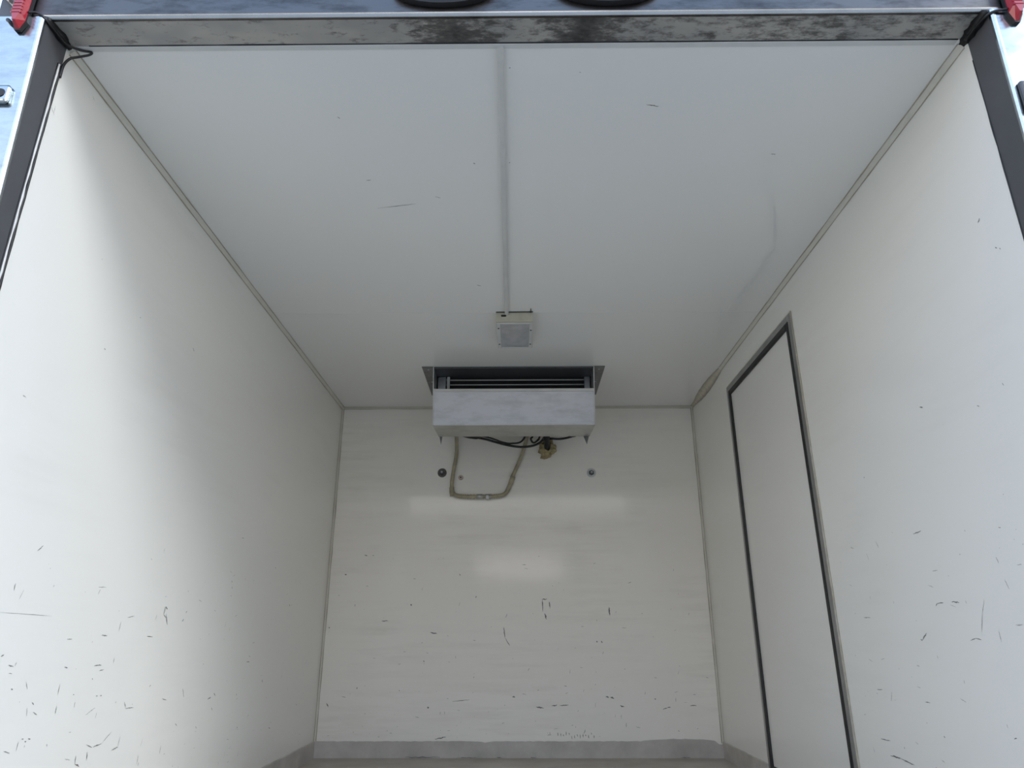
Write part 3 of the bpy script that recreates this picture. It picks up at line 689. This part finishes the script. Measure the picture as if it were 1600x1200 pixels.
# ceiling flanges with screws
for s, x0, x1 in ((-1, -0.462, XL - 0.004), (1, XR + 0.004, 0.428)):
    bm = bmesh.new()
    y0, y1 = 2.042, 2.46
    prism(bm, [(x0, y0), (x1, y0), (x1, y1), (x0, y1)] , H - 0.004, H - 0.0005, 'z')
    f = obj('ceiling_flange', bm, M_ALUD, ev)
    for y in (2.075, 2.25, 2.42):
        b = bmesh.new(); lathe(b, [(0, 0.004), (0.004, 0.003), (0.006, 0.0)], ((x0 + x1) / 2, y, H - 0.004), (0, 0, -1), 8); obj('screw', b, M_ZINC, f)
# front panel (slopes down and back), with a folded upper lip
def slab(p, q, t, x0, x1):
    p, q = Vector(p), Vector(q); n = Vector((q.y - p.y, -(q.x - p.x))).normalized() * t
    return prism(bmesh.new(), [tuple(p), tuple(q), tuple(q - n), tuple(p - n)], x0, x1, 'x')
fp = obj('front_panel', slab((Lp[0] + 0.0025, Lp[1] - 0.004), B, -0.0025, XL + 0.001, XR - 0.001), M_GALV, ev)
bm = bmesh.new(); prism(bm, [(Lp[0] - 0.003, Lp[1] + 0.010), (Lp[0] + 0.012, Lp[1] + 0.012), (Lp[0] + 0.014, Lp[1] - 0.003), (Lp[0] - 0.001, Lp[1] - 0.004)], XL, XR, 'x')
obj('folded_lip', bm, M_GALVD, ev)
obj('bottom_panel', slab(B, C, -0.0025, XL + 0.001, XR - 0.001), M_GALVD, ev)
bm = bmesh.new(); prism(bm, [(2.045, H - 0.0015), (2.045, H - 0.009), (2.052, H - 0.009), (2.054, H - 0.004), (2.20, H - 0.004), (2.20, H - 0.0015)], XL, XR, 'x')
obj('top_plate', bm, M_JAMB, ev)  # darker metal stands in for the shade and dark reflection under here
obj('rear_plate', slab((C[0] - 0.004, C[1]), (2.45, H - 0.005), 0.003, XL, XR), M_GALVD, ev)
# coil block inside the air slot: dark fins, three pale tubes, end plates
CY = 2.185
cb = obj('coil_block', box(bmesh.new(), XL + 0.06, XR - 0.03, CY + 0.006, CY + 0.16, 1.62, H - 0.004), M_DARKHOLE, ev)
bm = bmesh.new()
k = XL + 0.062
while k < XR - 0.032:
    box(bm, k, k + 0.0008, CY + 0.001, CY + 0.008, 1.64, H - 0.006); k += 0.0055
fn = obj('coil_fins', bm, plain('coil_fin', (0.05, 0.05, 0.05), 0.5, 0.6), cb); fn['kind'] = 'stuff'
for z in (1.769, 1.744, 1.717, 1.69):
    obj('coil_tube', tube(bmesh.new(), [(XL + 0.045, CY - 0.002, z), (XR - 0.02, CY - 0.002, z)], 0.0034, 8), M_TUBE, cb, True)
bm = bmesh.new(); box(bm, XL + 0.006, XL + 0.046, CY - 0.012, CY + 0.004, 1.63, 1.783, 0.001); obj('end_plate', bm, M_GALV, ev)
bm = bmesh.new(); box(bm, XL + 0.052, XL + 0.066, CY - 0.014, CY + 0.004, 1.63, 1.783, 0.001); obj('end_plate', bm, M_PVC, ev)
bm = bmesh.new(); box(bm, XR - 0.034, XR - 0.006, CY - 0.012, CY + 0.004, 1.63, 1.783, 0.001); obj('end_plate', bm, M_GALV, ev)

# ------------------------------------------------------------------ drain hose on the bulkhead
YH = D - 0.022
hz = empty('drain_hose', (-0.2, YH, 1.27)); tag(hz, 'tan drain hose looping below the cooling unit on the bulkhead', 'hose')
down = smooth_path([(-0.334, YH - 0.10, 1.66), (-0.337, YH - 0.03, 1.60), (-0.337, YH, 1.51), (-0.350, YH, 1.42), (-0.358, YH, 1.35), (-0.358, YH, 1.312)], 8)
obj('upright_section', tube(bmesh.new(), down, 0.0105, 12), M_TAN, hz, True)
bm = bmesh.new(); tube(bm, [(-0.3585, YH, 1.322), (-0.358, YH, 1.300), (-0.353, YH, 1.276)], lambda i, l: 0.0135, 12)
obj('elbow', bm, M_TAN, hz, True)
loop = smooth_path([(-0.357, YH, 1.300), (-0.345, YH, 1.283), (-0.315, YH, 1.2735), (-0.27, YH, 1.2705), (-0.2, YH, 1.270), (-0.14, YH, 1.271), (-0.09, YH, 1.276), (-0.062, YH, 1.290), (-0.047, YH, 1.318), (-0.034, YH, 1.352)], 8)
obj('corrugated_section', tube(bmesh.new(), loop, lambda i, l: 0.0094 if i % 2 else 0.0134, 12), M_TAN, hz, True)
rise = smooth_path([(-0.034, YH, 1.348), (-0.020, YH, 1.395), (0.012, YH, 1.468), (0.042, YH - 0.01, 1.552), (0.062, YH - 0.08, 1.64)], 8)
obj('rising_section', tube(bmesh.new(), rise, 0.0105, 12), M_TAN, hz, True)
obj('coupling', tube(bmesh.new(), [(-0.037, YH, 1.340), (-0.024, YH, 1.380)], 0.0135, 12), M_TAN, hz, True)
for x in (-0.205, -0.160):
    obj('coupling', tube(bmesh.new(), [(x - 0.016, YH, 1.2705), (x + 0.016, YH, 1.2705)], 0.0142, 12), M_GALVD, hz, True)
cl = obj('clamp', box(bmesh.new(), -0.170, -0.154, YH - 0.016, D, 1.254, 1.276, 0.003), M_WHITESEAL, hz)

# ------------------------------------------------------------------ cables hanging behind the unit
def cable(pts, r, label, mat=M_CABLE):
    o = obj('black_cable', tube(bmesh.new(), smooth_path(pts, 8), r, 8), mat, None, True)
    return tag(o, label, 'cable', 'cables hanging below the cooling unit')
Yc = 2.60
cable([(-0.36, 2.46, 1.66), (-0.33, Yc - 0.05, 1.610), (-0.285, Yc, 1.592), (-0.225, Yc, 1.586), (-0.17, Yc, 1.575), (-0.12, Yc, 1.560), (-0.05, Yc, 1.542), (0.02, Yc, 1.532), (0.09, Yc, 1.540), (0.135, Yc, 1.565), (0.16, Yc - 0.05, 1.60), (0.18, 2.46, 1.66)], 0.0065, 'lowest black cable sagging below the middle of the cooling unit')
cable([(-0.30, 2.46, 1.65), (-0.26, Yc, 1.598), (-0.19, Yc - 0.02, 1.588), (-0.13, Yc - 0.02, 1.572), (-0.08, Yc - 0.01, 1.556), (-0.03, Yc, 1.552), (0.03, Yc, 1.57), (0.07, 2.48, 1.64)], 0.005, 'thin black cable sagging just above the lowest one')
cable([(0.06, 2.48, 1.66), (0.085, Yc - 0.01, 1.598), (0.075, Yc - 0.01, 1.575), (0.09, Yc, 1.555), (0.115, Yc, 1.572), (0.125, Yc, 1.592), (0.15, 2.5, 1.64)], 0.0055, 'black cable loop beside the yellow foam')
cable([(0.13, 2.48, 1.66), (0.155, Yc, 1.592), (0.20, Yc, 1.578), (0.25, Yc, 1.578), (0.30, Yc, 1.590), (0.33, Yc - 0.02, 1.600), (0.35, 2.46, 1.65)], 0.006, 'black cable right of the yellow foam under the unit')
cable([(-0.33, 2.46, 1.64), (-0.30, 2.56, 1.598), (-0.25, 2.58, 1.584), (-0.20, 2.58, 1.592), (-0.15, 2.46, 1.65)], 0.010, 'thick black cable under the left half of the unit')

# yellow expanding foam round the pipe hole
fo = empty('foam_plug', (0.155, D, 1.53)); tag(fo, 'crumbling yellow foam round the pipe hole in the bulkhead', 'foam')
bm = bmesh.new(); rr = random.Random(9)
bmesh.ops.create_icosphere(bm, subdivisions=4, radius=1.0)
from mathutils import noise as mn
for v in bm.verts:
    n = v.co.normalized(); k = 1 + 0.55 * mn.noise(n * 2.3) + 0.25 * mn.noise(n * 6)
    v.co = Vector((0.168 + n.x * 0.042 * k, D - 0.012 + n.y * 0.03 * k, 1.538 + n.z * 0.054 * k))
    if v.co.z < 1.50: v.co.x -= (1.50 - v.co.z) * 0.5
obj('foam', bm, M_FOAM, fo, True)
bm = bmesh.new(); tube(bm, smooth_path([(0.168, D - 0.02, 1.535), (0.165, D - 0.055, 1.548), (0.163, D - 0.12, 1.60), (0.165, 2.47, 1.66)], 8), 0.0165, 12)
obj('pipe', bm, M_CABLE, fo, True)

# ------------------------------------------------------------------ bolts and plug in the bulkhead
M_NUT = plain('dark_nut', (0.10, 0.105, 0.105), 0.4, 0.6, 0.3, 60)
def bolt(x, z, label, wash):
    root = empty('wall_bolt', (x, D, z)); tag(root, label, 'bolt', 'bolts in the bulkhead')
    b = bmesh.new(); lathe(b, [(0.009, 0), (0.025, 0), (0.025, 0.003), (0.0235, 0.004), (0.009, 0.004)], (x, D - 0.0005, z), (0, -1, 0), 24); obj('washer', b, wash, root)
    b = bmesh.new(); lathe(b, [(0.0, 0.004), (0.015, 0.004), (0.015, 0.013), (0.0135, 0.015), (0.0, 0.015)], (x, D - 0.0005, z), (0, -1, 0), 6); obj('nut', b, M_NUT, root)
    b = bmesh.new(); lathe(b, [(0.0065, 0.014), (0.0065, 0.026), (0.005, 0.028), (0, 0.028)], (x, D - 0.0005, z), (0, -1, 0), 12); obj('stud', b, M_ZINC, root)
bolt(-0.416, 1.407, 'dark greasy bolt and washer on the bulkhead left of the hose', plain('greasy_steel', (0.14, 0.135, 0.12), 0.4, 0.8, 0.4, 60))
bolt(0.409, 1.404, 'bright zinc bolt and washer on the bulkhead right of the hose', plain('bright_washer', (0.62, 0.64, 0.65), 0.4, 0.3, 0.2, 60))
pg = empty('wall_plug', (-0.312, D, 1.380)); tag(pg, 'small pinkish plug in the bulkhead inside the hose loop', 'plug')
b = bmesh.new(); lathe(b, [(0.014, 0), (0.014, 0.004), (0.011, 0.007), (0.006, 0.008), (0, 0.008)], (-0.312, D - 0.0005, 1.380), (0, -1, 0), 16); obj('cap', b, M_PINK, pg, True)
b = bmesh.new(); lathe(b, [(0.004, 0.0), (0.004, 0.0095), (0, 0.0095)], (-0.312, D - 0.0005, 1.380), (0, -1, 0), 10); obj('pin', b, M_DARKHOLE, pg)
